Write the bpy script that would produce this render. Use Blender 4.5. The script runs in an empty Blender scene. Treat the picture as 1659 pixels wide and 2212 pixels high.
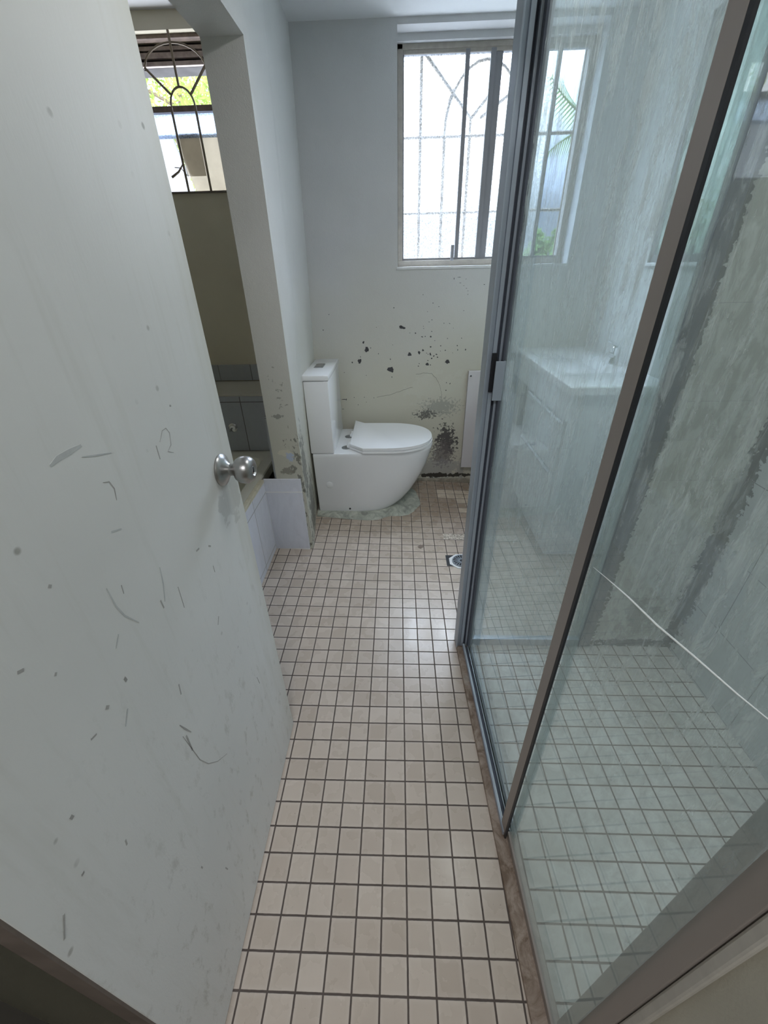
import bpy, bmesh, math, random
from mathutils import Vector, Matrix
random.seed(7)
S = bpy.context.scene
COL = S.collection
PI = math.pi
U = 0.0625                                   # floor tile pitch

# ------------------------------------------------------------ camera
cam = bpy.data.cameras.new('camera')
cam.sensor_fit = 'HORIZONTAL'; cam.sensor_width = 36.0
cam.lens = 881.28 / 1659 * 36.0
cam.clip_start = 0.01
camo = bpy.data.objects.new('camera', cam); COL.objects.link(camo)
YAW, PIT, ROL = -0.0413934, 0.5430111, 0.0236810
fw = Vector((math.sin(YAW) * math.cos(PIT), math.cos(YAW) * math.cos(PIT), -math.sin(PIT)))
rt = Vector((math.cos(YAW), -math.sin(YAW), 0)); dn = fw.cross(rt)
r2 = rt * math.cos(ROL) + dn * math.sin(ROL)
d2 = -rt * math.sin(ROL) + dn * math.cos(ROL)
M = Matrix((r2, -d2, -fw)).transposed().to_4x4()
M.translation = Vector((0.69966, -3.46466, 21.9925)) * U
camo.matrix_world = M
S.camera = camo

# ------------------------------------------------------------ look
S.view_settings.view_transform = 'Standard'
S.view_settings.look = 'None'
S.view_settings.exposure = 1.2
S.view_settings.gamma = 1.0
S.view_settings.use_curve_mapping = False
S.cycles.max_bounces = 14; S.cycles.transparent_max_bounces = 24
S.cycles.diffuse_bounces = 8
SKY = 21.0                                    # overcast sky brightness
HALL = 8.0                                  # watts of the unseen fill lamp added in the hall
BATH = 5.2                                   # watts of the bathroom ceiling lamp

# world: bright overcast sky with a touch of blue between clouds
W = bpy.data.worlds.new('sky'); S.world = W; W.use_nodes = True
wn = W.node_tree; wn.nodes.clear()
tc = wn.nodes.new('ShaderNodeTexCoord')
nz = wn.nodes.new('ShaderNodeTexNoise'); nz.inputs['Scale'].default_value = 3.0; nz.inputs['Detail'].default_value = 5
rp = wn.nodes.new('ShaderNodeValToRGB')
rp.color_ramp.elements[0].position = 0.38; rp.color_ramp.elements[0].color = (0.67, 0.77, 0.95, 1)
rp.color_ramp.elements[1].position = 0.6; rp.color_ramp.elements[1].color = (0.95, 0.97, 1.0, 1)
bg = wn.nodes.new('ShaderNodeBackground'); bg.inputs['Strength'].default_value = SKY
wo = wn.nodes.new('ShaderNodeOutputWorld')
wn.links.new(tc.outputs['Generated'], nz.inputs['Vector']); wn.links.new(nz.outputs[0], rp.inputs[0])
wn.links.new(rp.outputs[0], bg.inputs['Color'])
sx = wn.nodes.new('ShaderNodeSeparateXYZ'); wn.links.new(tc.outputs['Generated'], sx.inputs[0])
zr = wn.nodes.new('ShaderNodeValToRGB'); zr.color_ramp.interpolation = 'EASE'   # overcast: zenith far brighter than the horizon
for p_, v_ in ((0.0, 0.15), (0.47, 0.12), (0.505, 0.028), (0.535, 0.032), (0.58, 0.11), (0.75, 0.75), (1.0, 1.0)):
    e_ = zr.color_ramp.elements.new(p_) if p_ not in (0.0, 1.0) else zr.color_ramp.elements[0 if p_ == 0 else -1]
    e_.color = (v_, v_, v_, 1)
mr_ = wn.nodes.new('ShaderNodeMath'); mr_.operation = 'MULTIPLY_ADD'; mr_.inputs[1].default_value = 0.5; mr_.inputs[2].default_value = 0.5
wn.links.new(sx.outputs[2], mr_.inputs[0]); wn.links.new(mr_.outputs[0], zr.inputs[0])
ms_ = wn.nodes.new('ShaderNodeMath'); ms_.operation = 'MULTIPLY'; ms_.inputs[1].default_value = SKY
wn.links.new(zr.outputs[0], ms_.inputs[0]); wn.links.new(ms_.outputs[0], bg.inputs['Strength'])
wn.links.new(bg.outputs[0], wo.inputs[0])

def portal(name, loc, rot, sx, sy):
    l = bpy.data.lights.new(name, 'AREA'); l.shape = 'RECTANGLE'; l.size = sx; l.size_y = sy
    l.cycles.is_portal = True
    o = bpy.data.objects.new(name, l); COL.objects.link(o); o.location = loc; o.rotation_euler = rot
portal('sky_portal', (0.52, 2.76, 1.84), (-PI / 2, 0, 0), 1.0, 1.0)
portal('sky_portal', (1.40, 1.57, 1.76), (0, PI / 2, 0), 0.8, 0.84)
portal('sky_portal', (-1.02, 2.6, 2.0), (-PI / 2, 0, 0), 0.7, 0.62)

# fill lamp added in the hall, unseen behind the camera (lamp body is built further down)
def area(name, loc, rot, s, watts, col):
    l = bpy.data.lights.new(name, 'AREA'); l.shape = 'DISK'; l.size = s; l.energy = watts; l.color = col
    o = bpy.data.objects.new(name, l); COL.objects.link(o); o.location = loc; o.rotation_euler = rot
area('hall_fill_light', (0.05, -1.05, 2.31), (0, 0, 0), 0.5, HALL, (0.96, 0.98, 1.0))
area('bathroom_lamp_light', (0.52, 0.92, 2.285), (0, 0, 0), 0.34, BATH, (1.0, 0.99, 0.97))

# ------------------------------------------------------------ node helpers
class G:
    def __init__(s, name):
        s.m = bpy.data.materials.new(name); s.m.use_nodes = True
        s.t = s.m.node_tree; s.t.nodes.clear()
        s.out = s.t.nodes.new('ShaderNodeOutputMaterial')
        s._co = None
    def n(s, typ, **kw):
        nd = s.t.nodes.new('ShaderNode' + typ)
        for k, v in kw.items():
            if hasattr(nd, k): setattr(nd, k, v)
        return nd
    def put(s, sock, v):
        if isinstance(v, bpy.types.NodeSocket): s.t.links.new(v, sock)
        elif v is not None:
            if sock.type == 'RGBA' and not hasattr(v, '__len__'): v = (v, v, v, 1)
            if sock.type == 'RGBA' and len(v) == 3: v = (*v, 1)
            sock.default_value = v
    @property
    def co(s):
        if s._co is None: s._co = s.n('TexCoord').outputs['Object']
        return s._co
    def math(s, op, a, b=None, c=None, clamp=False):
        nd = s.n('Math', operation=op); nd.use_clamp = clamp
        for i, v in enumerate((a, b, c)):
            if v is not None: s.put(nd.inputs[i], v)
        return nd.outputs[0]
    def vm(s, op, a, b=None):
        nd = s.n('VectorMath', operation=op)
        s.put(nd.inputs[0], a)
        if b is not None: s.put(nd.inputs[1], b)
        return nd.outputs['Value'] if op in ('LENGTH', 'DISTANCE', 'DOT_PRODUCT') else nd.outputs[0]
    def xyz(s, v=None):
        nd = s.n('SeparateXYZ'); s.put(nd.inputs[0], v if v is not None else s.co); return nd.outputs
    def noise(s, scale, detail=3, rough=0.5, vec=None, stretch=None, dist=0.0):
        v = vec if vec is not None else s.co
        if stretch: v = s.vm('MULTIPLY', v, stretch)
        nd = s.n('TexNoise'); s.put(nd.inputs['Vector'], v)
        nd.inputs['Scale'].default_value = scale; nd.inputs['Detail'].default_value = detail
        nd.inputs['Roughness'].default_value = rough; nd.inputs['Distortion'].default_value = dist
        return nd.outputs[0]
    def ramp(s, v, a, b, lo=0.0, hi=1.0):
        nd = s.n('MapRange'); nd.clamp = True
        s.put(nd.inputs[0], v)
        for i, x in zip((1, 2, 3, 4), (a, b, lo, hi)): s.put(nd.inputs[i], x)
        return nd.outputs[0]
    def mix(s, f, a, b, blend='MIX'):
        nd = s.n('Mix'); nd.data_type = 'RGBA'; nd.blend_type = blend
        s.put(nd.inputs['Factor'], f); s.put(nd.inputs[6], a); s.put(nd.inputs[7], b)
        return nd.outputs[2]
    def bump(s, h, strength=0.3, dist=0.01):
        nd = s.n('Bump'); nd.inputs['Strength'].default_value = strength; nd.inputs['Distance'].default_value = dist
        s.put(nd.inputs['Height'], h); return nd.outputs[0]
    def bsdf(s, color, rough=0.5, metal=0.0, normal=None, spec=0.5, coat=0.0):
        b = s.n('BsdfPrincipled')
        s.put(b.inputs['Base Color'], color); s.put(b.inputs['Roughness'], rough); s.put(b.inputs['Metallic'], metal)
        b.inputs['Specular IOR Level'].default_value = spec
        if coat: b.inputs['Coat Weight'].default_value = coat; b.inputs['Coat Roughness'].default_value = 0.05
        if normal is not None: s.put(b.inputs['Normal'], normal)
        return b.outputs[0]
    def done(s, sh):
        s.t.links.new(sh, s.out.inputs[0]); return s.m
    def blob(s, c, r, thr, scale, k=2.6, soft=0.10, stretch=None):
        """soft-edged noisy patch around c with radii r -> 0..1"""
        d = s.vm('DIVIDE', s.vm('SUBTRACT', s.co, c), r)
        l = s.vm('LENGTH', d)
        f = s.noise(scale, 5, 0.62, stretch=stretch)
        v = s.math('ADD', s.math('SUBTRACT', 1.0, l), s.math('MULTIPLY', s.math('SUBTRACT', f, 0.5), k))
        return s.ramp(v, thr, thr + soft)

def paint(name, col, rough=0.6, var=0.05, bumpy=0.15, stains=(), low=None, mottled=3.0):
    g = G(name)
    a = tuple(min(1, c * (1 + var)) for c in col); b = tuple(c * (1 - var) for c in col)
    c = g.mix(g.ramp(g.noise(mottled, 4, 0.6), 0.35, 0.65), a, b)
    if low:                                  # (colour, z0, z1) grime tint up to a height
        z = g.xyz()[2]
        f = g.ramp(g.math('ADD', z, g.math('MULTIPLY', g.noise(2.2), 0.5)), low[1], low[2], 0.0, 1.0)
        c = g.mix(f, low[0], c)
    for (ce, r, thr, sc, sc_col, amt, *st) in stains:
        f = g.blob(ce, r, thr, sc, stretch=st[0] if st else None)
        c = g.mix(g.math('MULTIPLY', f, amt), c, sc_col)
    h = g.math('ADD', g.noise(260, 2), g.math('MULTIPLY', g.noise(22, 4, 0.6), 2.0))
    return g.done(g.bsdf(c, rough, 0, g.bump(h, bumpy, 0.004), 0.35))

def plain(name, col, rough=0.5, metal=0.0, var=0.04, scale=8.0, spec=0.5, coat=0.0, stretch=None, b=0.0):
    g = G(name)
    n = g.noise(scale, 4, 0.6, stretch=stretch)
    c = g.mix(g.ramp(n, 0.3, 0.7), tuple(x * (1 - var) for x in col), tuple(min(1, x * (1 + var)) for x in col))
    r = g.ramp(n, 0.3, 0.7, rough * 0.88, min(1, rough * 1.12))
    nm = g.bump(g.noise(scale * 9, 3, stretch=stretch), b, 0.003) if b else None
    return g.done(g.bsdf(c, r, metal, nm, spec, coat))

def grid(g, u, v, su, sv, ou, ov, gw, wob=0.0):
    """returns (grout mask, per tile random, edge distance) ; u,v sockets in metres"""
    if wob:
        w = g.math('MULTIPLY', g.math('SUBTRACT', g.noise(60, 3), 0.5), wob)
        u = g.math('ADD', u, w); v = g.math('ADD', v, w)
    a = g.math('DIVIDE', g.math('SUBTRACT', u, ou), su); b = g.math('DIVIDE', g.math('SUBTRACT', v, ov), sv)
    fa = g.math('MULTIPLY', g.math('PINGPONG', a, 0.5), su); fb = g.math('MULTIPLY', g.math('PINGPONG', b, 0.5), sv)
    d = g.math('MINIMUM', fa, fb)
    gm = g.ramp(d, gw * 0.38, gw * 0.62, 1.0, 0.0)
    wnz = g.n('TexWhiteNoise'); wnz.noise_dimensions = '2D'
    cb = g.n('CombineXYZ'); g.put(cb.inputs[0], g.math('FLOOR', a)); g.put(cb.inputs[1], g.math('FLOOR', b))
    g.put(wnz.inputs['Vector'], cb.outputs[0])
    return gm, wnz.outputs['Value'], d

def box_mask(g, x0, x1, y0, y1):
    x, y, z = g.xyz()
    r = g.math('MULTIPLY', g.math('GREATER_THAN', x, x0), g.math('LESS_THAN', x, x1))
    return g.math('MULTIPLY', r, g.math('MULTIPLY', g.math('GREATER_THAN', y, y0), g.math('LESS_THAN', y, y1)))

def floor_mat():
    g = G('floor_tiles')
    x, y, z = g.xyz()
    gm, rnd, d = grid(g, x, y, U, U, 0, 0, 0.0042, 0.0012)
    base = g.mix(rnd, (0.49, 0.405, 0.335), (0.58, 0.49, 0.415))
    oldm = g.ramp(g.math('ADD', y, g.math('MULTIPLY', g.noise(4), 0.3)), 1.85, 2.25)
    base = g.mix(g.math('MULTIPLY', oldm, 0.72), base, (0.29, 0.215, 0.155))
    for bx_ in ((5 * U, 9 * U, 36 * U, 38 * U), (7 * U, 9 * U, 35 * U, 36 * U), (7 * U, 8 * U, 33 * U, 34 * U), (8 * U, 9 * U, 34 * U, 35 * U)):
        base = g.mix(box_mask(g, *bx_), base, (0.60, 0.51, 0.41))
    scum = g.mix(g.ramp(g.noise(13, 5, 0.7, dist=1.2), 0.4, 0.62), (0.50, 0.52, 0.50), (0.66, 0.68, 0.665))
    base = g.mix(box_mask(g, 0.33, 1.3, -0.2, 0.985), base, scum)
    base = g.mix(box_mask(g, 6 * U, 7 * U, 21 * U, 22 * U), base, (0.72, 0.62, 0.52))
    rim = g.ramp(d, 0.003, 0.011, 0.22, 0.0)
    base = g.mix(rim, base, (0.72, 0.64, 0.58))
    base = g.mix(g.ramp(g.noise(5, 5, 0.65), 0.5, 0.75, 0, 0.22), base, (0.34, 0.28, 0.22))
    base = g.mix(g.ramp(g.noise(170, 2, 0.5), 0.74, 0.78, 0, 0.6), base, (0.2, 0.15, 0.11))
    gr = g.mix(g.noise(30), (0.055, 0.04, 0.033), (0.13, 0.10, 0.085))
    c = g.mix(gm, base, gr)
    mis = box_mask(g, 0.308, 0.75, 1.752, 1.8125)
    gran = g.mix(g.ramp(g.noise(120, 4, 0.7), 0.4, 0.62), (0.30, 0.25, 0.20), (0.85, 0.78, 0.68))
    c = g.mix(mis, c, gran)
    chip = g.blob((0.17, 1.675, 0.0), (0.03, 0.03, 0.06), 0.35, 70, 1.4)
    c = g.mix(chip, c, (0.22, 0.17, 0.14))
    rough = g.math('ADD', g.ramp(g.noise(14, 4), 0.3, 0.7, 0.20, 0.36), g.math('MULTIPLY', g.math('MAXIMUM', gm, mis), 0.5))
    h = g.math('ADD', g.math('MULTIPLY', gm, -1.0), g.math('MULTIPLY', g.noise(70, 3), 0.14))
    return g.done(g.bsdf(c, rough, 0, g.bump(h, 0.5, 0.0025), 0.5))

def tile_mat(name, col, au, av, su, sv, ou, ov, gw=0.003, gcol=(0.3, 0.31, 0.32), var=0.05, rough=0.22, film=None, mold=()):
    g = G(name)
    s = g.xyz()
    gm, rnd, d = grid(g, s[au], s[av], su, sv, ou, ov, gw, 0.0006)
    c = g.mix(rnd, tuple(x * (1 - var) for x in col), tuple(x * (1 + var) for x in col))
    c = g.mix(g.ramp(g.noise(6, 6, 0.7, stretch=(3, 3, 1), dist=1.5), 0.42, 0.7, 0, 0.35), c, tuple(x * 0.78 for x in col))
    c = g.mix(gm, c, gcol)
    if film:
        f = g.ramp(g.noise(16, 5, 0.65, stretch=(2.2, 2.2, 0.7), dist=0.8), 0.44, 0.56, 0, film)
        c = g.mix(f, c, (0.30, 0.31, 0.26))
    for (ce, r, thr, sc, amt) in mold:
        c = g.mix(g.math('MULTIPLY', g.blob(ce, r, thr, sc), amt), c, (0.02, 0.022, 0.03))
    return g.done(g.bsdf(c, rough, 0, g.bump(g.math('MULTIPLY', gm, -1.0), 0.4, 0.002), 0.5))

def glass_mat(name, tint, film_lo, film_hi, streak, clean_refl=1.0, bumpy=0.0, speck=0.0):
    g = G(name)
    tr = g.n('BsdfTransparent'); g.put(tr.inputs[0], tint)
    gl = g.n('BsdfGlossy'); g.put(gl.inputs['Color'], (0.95, 1, 1)); gl.inputs['Roughness'].default_value = 0.02
    geo = g.n('NewGeometry')
    ior = g.ramp(geo.outputs['Backfacing'], 0, 1, 1.52, 1 / 1.52)
    fr = g.n('Fresnel'); g.put(fr.inputs['IOR'], ior)
    m1 = g.n('MixShader'); g.put(m1.inputs[0], g.math('MULTIPLY', fr.outputs[0], clean_refl))
    g.t.links.new(tr.outputs[0], m1.inputs[1]); g.t.links.new(gl.outputs[0], m1.inputs[2])
    df = g.n('BsdfDiffuse'); g.put(df.inputs[0], (0.80, 0.87, 0.88))
    tl = g.n('BsdfTranslucent'); g.put(tl.inputs[0], (0.80, 0.87, 0.88))
    m2 = g.n('MixShader'); m2.inputs[0].default_value = 0.5
    g.t.links.new(df.outputs[0], m2.inputs[1]); g.t.links.new(tl.outputs[0], m2.inputs[2])
    big = g.noise(2.3, 3, 0.5)
    s1 = g.noise(26, 5, 0.7, stretch=(1.6, 1.6, 0.16), dist=0.4)
    s2 = g.noise(70, 4, 0.65, stretch=(1.0, 1.0, 0.28), dist=0.8)
    st = g.math('MULTIPLY', g.ramp(s1, 0.42, 0.62), g.ramp(s2, 0.44, 0.58))
    z = g.xyz()[2]
    hgt = g.ramp(z, 0.45, 1.35, 0.12, 1.0)
    f = g.math('MULTIPLY', g.math('MULTIPLY', st, g.ramp(big, 0.35, 0.6, 0.35, 1.0)), g.math('MULTIPLY', hgt, streak))
    f = g.math('ADD', f, g.ramp(z, 0.2, 1.2, film_lo, film_hi), clamp=True)
    m3 = g.n('MixShader'); g.put(m3.inputs[0], f)
    g.t.links.new(m1.outputs[0], m3.inputs[1]); g.t.links.new(m2.outputs[0], m3.inputs[2])
    return g.done(m3.outputs[0])

def frosted_mat(name, clear, col=(0.93, 0.97, 1.0)):
    g = G(name)
    sp = g.mix(g.ramp(g.noise(210, 2, 0.6), 0.42, 0.56), tuple(x * 0.62 for x in col), col)
    tr = g.n('BsdfTransparent'); g.put(tr.inputs[0], sp)
    tl = g.n('BsdfTranslucent'); g.put(tl.inputs[0], col)
    gl = g.n('BsdfGlossy'); gl.inputs['Roughness'].default_value = 0.35
    n = g.noise(170, 2, 0.5)
    f = g.ramp(n, 0.35, 0.65, (1 - clear) * 0.4, (1 - clear) * 1.6)
    m = g.n('MixShader'); g.put(m.inputs[0], f)
    g.t.links.new(tr.outputs[0], m.inputs[1]); g.t.links.new(tl.outputs[0], m.inputs[2])
    m2 = g.n('MixShader'); m2.inputs[0].default_value = 0.04
    g.t.links.new(m.outputs[0], m2.inputs[1]); g.t.links.new(gl.outputs[0], m2.inputs[2])
    return g.done(m2.outputs[0])

# ------------------------------------------------------------ mesh helpers
def obj(name, bm, m, parent=None, smooth=None):
    me = bpy.data.meshes.new(name)
    bmesh.ops.recalc_face_normals(bm, faces=bm.faces[:])
    bm.to_mesh(me); bm.free()
    if m: me.materials.append(m)
    if smooth is not None:
        me.polygons.foreach_set('use_smooth', [True] * len(me.polygons))
        me.set_sharp_from_angle(angle=math.radians(smooth))
    o = bpy.data.objects.new(name, me); COL.objects.link(o)
    if parent: o.parent = parent
    return o
def box(bm, x0, x1, y0, y1, z0, z1, bev=0.0):
    r = bmesh.ops.create_cube(bm, size=1.0)
    vs = r['verts']
    for v in vs:
        v.co = Vector((x0 + (v.co.x + .5) * (x1 - x0), y0 + (v.co.y + .5) * (y1 - y0), z0 + (v.co.z + .5) * (z1 - z0)))
    if bev:
        es = list({e for v in vs for e in v.link_edges})
        bmesh.ops.bevel(bm, geom=es, offset=bev, segments=2, affect='EDGES', profile=0.5)
    return bm
def boxes(*bs, bev=0.0):
    bm = bmesh.new()
    for b in bs: box(bm, *b, bev=bev)
    return bm
def tube(bm, pts, r, seg=8, cap=True):
    pts = [Vector(p) for p in pts]; rings = []
    for i, p in enumerate(pts):
        t = (pts[min(i + 1, len(pts) - 1)] - pts[max(i - 1, 0)]).normalized()
        a = t.cross(Vector((0.13, 0.31, 0.94)));
        if a.length < 1e-3: a = t.cross(Vector((1, 0, 0)))
        a.normalize(); b = t.cross(a)
        rr = r[i] if hasattr(r, '__len__') else r
        rings.append([bm.verts.new(p + (a * math.cos(q) + b * math.sin(q)) * rr) for q in [2 * PI * k / seg for k in range(seg)]])
    for A, B in zip(rings, rings[1:]):
        for k in range(seg): bm.faces.new((A[k], A[(k + 1) % seg], B[(k + 1) % seg], B[k]))
    if cap: bm.faces.new(rings[0][::-1]); bm.faces.new(rings[-1])
    return bm
def loft(bm, rings, cap0=True, cap1=True):
    vr = [[bm.verts.new(p) for p in r] for r in rings]
    n = len(vr[0])
    for A, B in zip(vr, vr[1:]):
        for k in range(n): bm.faces.new((A[k], A[(k + 1) % n], B[(k + 1) % n], B[k]))
    if cap0: bm.faces.new(vr[0][::-1])
    if cap1: bm.faces.new(vr[-1])
    return bm
def prism(bm, poly, z0, z1, bev=0.0):
    lo = [bm.verts.new((x, y, z0)) for x, y in poly]; hi = [bm.verts.new((x, y, z1)) for x, y in poly]
    n = len(poly)
    bm.faces.new(lo[::-1]); bm.faces.new(hi)
    for k in range(n): bm.faces.new((lo[k], lo[(k + 1) % n], hi[(k + 1) % n], hi[k]))
    if bev:
        es = [e for e in bm.edges if all(v in hi for v in e.verts)]
        bmesh.ops.bevel(bm, geom=es, offset=bev, segments=2, affect='EDGES', profile=0.5)
    return bm
def lathe(bm, prof, axis_m, seg=28):
    """prof [(r,h)], axis_m maps local z to the wanted axis"""
    rings = [[axis_m @ Vector((r * math.cos(2 * PI * k / seg), r * math.sin(2 * PI * k / seg), h)) for k in range(seg)] for r, h in prof]
    return loft(bm, rings)
def struct(name, bm, m, parent=None):
    o = obj(name, bm, m, parent)
    if parent is None: o['kind'] = 'structure'
    return o
def tag(o, label, cat, group=None, kind=None):
    o['label'] = label; o['category'] = cat
    if group: o['group'] = group
    if kind: o['kind'] = kind
    return o
def thing(name, label, cat, loc=(0, 0, 0), group=None):
    o = bpy.data.objects.new(name, None); COL.objects.link(o); o.location = loc; o.empty_display_size = 0.05
    return tag(o, label, cat, group)
def at(o, parent):                           # parent keeping world coordinates
    o.parent = parent; o.matrix_parent_inverse = parent.matrix_basis.inverted(); return o
def part(name, bm, m, parent, smooth=None, label=None):
    o = obj(name, bm, m, None, smooth)
    o.parent = parent
    if parent.type == 'EMPTY': o.matrix_parent_inverse = Matrix.Translation(-Vector(parent.location))
    if label: o['label'] = label
    return o

# ------------------------------------------------------------ materials
GREEN = (0.34, 0.335, 0.29)
M_floor = floor_mat()
M_far = paint('far_wall_paint', (0.55, 0.55, 0.555), 0.55, 0.03, 0.22, low=((0.53, 0.51, 0.43), 0.9, 1.75), stains=[
    ((0.30, 2.52, 0.66), (0.28, 0.2, 0.16), 0.25, 16, (0.56, 0.55, 0.48), 0.5),
    ((0.33, 2.52, 0.55), (0.20, 0.2, 0.10), 0.45, 60, (0.30, 0.30, 0.27), 0.7),
    ((0.23, 2.52, 0.50), (0.14, 0.2, 0.06), 0.55, 75, (0.08, 0.08, 0.08), 0.8),
    ((0.38, 2.52, 0.31), (0.11, 0.2, 0.19), 0.42, 55, (0.05, 0.045, 0.05), 0.9),
    ((0.36, 2.52, 0.21), (0.13, 0.2, 0.16), 0.40, 60, (0.16, 0.14, 0.14), 0.8),
    ((0.33, 2.52, 0.10), (0.26, 0.2, 0.09), 0.15, 22, (0.27, 0.26, 0.27), 0.55),
    ((0.35, 2.52, 0.042), (0.32, 0.2, 0.022), 0.20, 34, (0.03, 0.025, 0.02), 0.95),
])
M_left = paint('left_wall_paint', (0.60, 0.60, 0.59), 0.5, 0.03, 0.2, low=((0.53, 0.525, 0.455), 0.9, 1.6), stains=[
    ((-0.47, 1.80, 0.20), (0.1, 0.22, 0.30), 0.30, 45, (0.12, 0.12, 0.10), 0.85, (1, 1, 0.5)),
    ((-0.45, 1.68, 0.50), (0.1, 0.08, 0.30), 0.38, 55, (0.16, 0.16, 0.14), 0.8, (1, 1, 0.5)),
    ((-0.52, 1.63, 0.78), (0.03, 0.03, 0.012), 0.2, 60, (0.2, 0.2, 0.18), 0.7),
    ((-0.52, 1.63, 0.60), (0.045, 0.04, 0.03), 0.35, 28, (0.62, 0.60, 0.50), 0.9),
    ((-0.49, 1.63, 0.575), (0.022, 0.04, 0.03), 0.15, 40, (0.45, 0.52, 0.66), 0.9),
    ((-0.51, 1.63, 0.50), (0.05, 0.04, 0.03), 0.35, 60, (0.25, 0.24, 0.2), 0.8),
    ((-0.50, 1.66, 0.9), (0.08, 0.06, 0.25), 0.7, 50, (0.2, 0.2, 0.18), 0.6),
])
M_niche = paint('niche_wall_paint', (0.60, 0.56, 0.45), 0.6, 0.03, 0.1)
M_ceil = paint('ceiling_paint', (0.68, 0.69, 0.70), 0.7, 0.02, 0.1)
M_hall = paint('hall_paint', (0.42, 0.41, 0.37), 0.7, 0.03, 0.1)
M_jamb = paint('door_jamb_paint', (0.50, 0.47, 0.39), 0.6, 0.08, 0.1, stains=[((0.385, -0.15, 0.7), (0.05, 0.05, 0.3), 0.7, 14, (0.3, 0.19, 0.09), 0.6)])
M_hallfloor = plain('hall_floor_boards', (0.16, 0.12, 0.09), 0.5, 0, 0.2, 4, stretch=(6, 0.5, 1))
M_white = plain('ceramic_white', (0.80, 0.81, 0.83), 0.12, 0, 0.01, 3, 0.5, 0.3)
M_lid = plain('seat_plastic_white', (0.84, 0.85, 0.87), 0.22, 0, 0.01, 3)
M_chrome = plain('chrome', (0.72, 0.73, 0.74), 0.14, 1.0, 0.05, 10)
M_steel = plain('brushed_steel', (0.42, 0.41, 0.40), 0.33, 1.0, 0.06, 40, stretch=(1, 1, 6))
M_grey = plain('dull_grey_plastic', (0.22, 0.23, 0.23), 0.35, 0.3, 0.05, 12)
M_black = plain('black_rubber', (0.012, 0.013, 0.018), 0.5, 0, 0.1, 20)
M_alu = plain('aluminium_blue_grey', (0.40, 0.45, 0.52), 0.35, 0.25, 0.05, 20, stretch=(1, 1, 0.1))
M_alud = plain('aluminium_dark', (0.09, 0.10, 0.13), 0.4, 0.2, 0.08, 20, stretch=(1, 1, 0.1))
M_alub = plain('aluminium_bronze', (0.33, 0.29, 0.265), 0.42, 0.2, 0.06, 14, stretch=(1, 1, 0.1))
M_alus = plain('aluminium_bright', (0.70, 0.76, 0.80), 0.22, 0.4, 0.05, 20)
M_winf = plain('window_frame_alu', (0.22, 0.22, 0.235), 0.5, 0.35, 0.10, 30, stretch=(1, 1, 0.2))
M_winfb = plain('window_frame_beige', (0.36, 0.33, 0.29), 0.6, 0.1, 0.12, 30)
M_grille = plain('painted_iron', (0.22, 0.175, 0.125), 0.55, 0.2, 0.15, 30)
M_curb = None
g = G('curb_mortar')
c = g.mix(g.ramp(g.noise(18, 6, 0.7, dist=1.0), 0.38, 0.62), (0.17, 0.115, 0.08), (0.38, 0.30, 0.245))
c = g.mix(g.ramp(g.noise(9, 4), 0.6, 0.72, 0, 0.6), c, (0.48, 0.44, 0.40))
M_curb = g.done(g.bsdf(c, 0.7, 0, g.bump(g.noise(60, 4), 0.4, 0.003)))
g = G('base_mortar')
c = g.mix(g.ramp(g.noise(14, 6, 0.7, dist=1.2), 0.36, 0.64), (0.24, 0.25, 0.22), (0.52, 0.53, 0.46))
c = g.mix(g.ramp(g.noise(30, 5, 0.7), 0.6, 0.75, 0, 0.6), c, (0.12, 0.13, 0.11))
M_mort = g.done(g.bsdf(c, 0.55, 0, g.bump(g.noise(26, 5), 0.5, 0.01)))
TC = (0.74, 0.76, 0.84)
M_bathtile = tile_mat('bath_front_tiles', TC, 1, 2, 0.20, 0.33, 1.63, 0.385, 0.004, (0.42, 0.42, 0.42))
M_nibtile = tile_mat('wall_end_tiles', TC, 0, 2, 0.197, 0.36, -0.643, 0.385, 0.004, (0.95, 0.95, 0.95))
M_ledgetile = tile_mat('ledge_tiles', (0.37, 0.39, 0.43), 0, 2, 0.20, 0.30, -0.835, 0.741, 0.004, (0.10, 0.09, 0.09))
M_uptile = tile_mat('upstand_tiles', (0.37, 0.39, 0.42), 0, 2, 0.20, 0.2, -0.86, 0.776, 0.004, (0.14, 0.14, 0.14))
M_shtile = tile_mat('shower_tiles', (0.60, 0.64, 0.67), 1, 2, 0.2025, 0.255, 0.83, 0.0, 0.003, (0.20, 0.21, 0.22), 0.03, 0.3,
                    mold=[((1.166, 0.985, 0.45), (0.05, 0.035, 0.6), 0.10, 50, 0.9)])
M_shback = tile_mat('shower_back_tiles', (0.68, 0.71, 0.68), 0, 2, 0.5, 0.255, 1.2, 0.0, 0.002, (0.45, 0.47, 0.47), 0.02, 0.4, 0.5,
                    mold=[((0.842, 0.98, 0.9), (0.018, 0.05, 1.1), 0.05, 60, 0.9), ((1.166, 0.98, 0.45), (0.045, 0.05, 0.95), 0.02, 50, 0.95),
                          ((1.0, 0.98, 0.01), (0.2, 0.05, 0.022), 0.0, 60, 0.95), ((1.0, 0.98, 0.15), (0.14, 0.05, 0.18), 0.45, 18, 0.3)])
M_gfar = glass_mat('shower_glass_door', (0.93, 0.965, 0.975), 0.13, 0.14, 0.55)
M_gnear = glass_mat('shower_glass_fixed', (0.93, 0.97, 0.965), 0.21, 0.15, 0.42)
M_gret = glass_mat('shower_glass_return', (0.94, 0.97, 0.97), 0.08, 0.10, 0.18)
M_frost = frosted_mat('frosted_glass', 0.955)
M_frost2 = frosted_mat('frosted_glass_blue', 0.35, (0.60, 0.67, 0.78))
g = G('clear_window_glass'); tr = g.n('BsdfTransparent'); g.put(tr.inputs[0], (0.75, 0.80, 0.88))
gl = g.n('BsdfGlossy'); gl.inputs['Roughness'].default_value = 0.05
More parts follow.
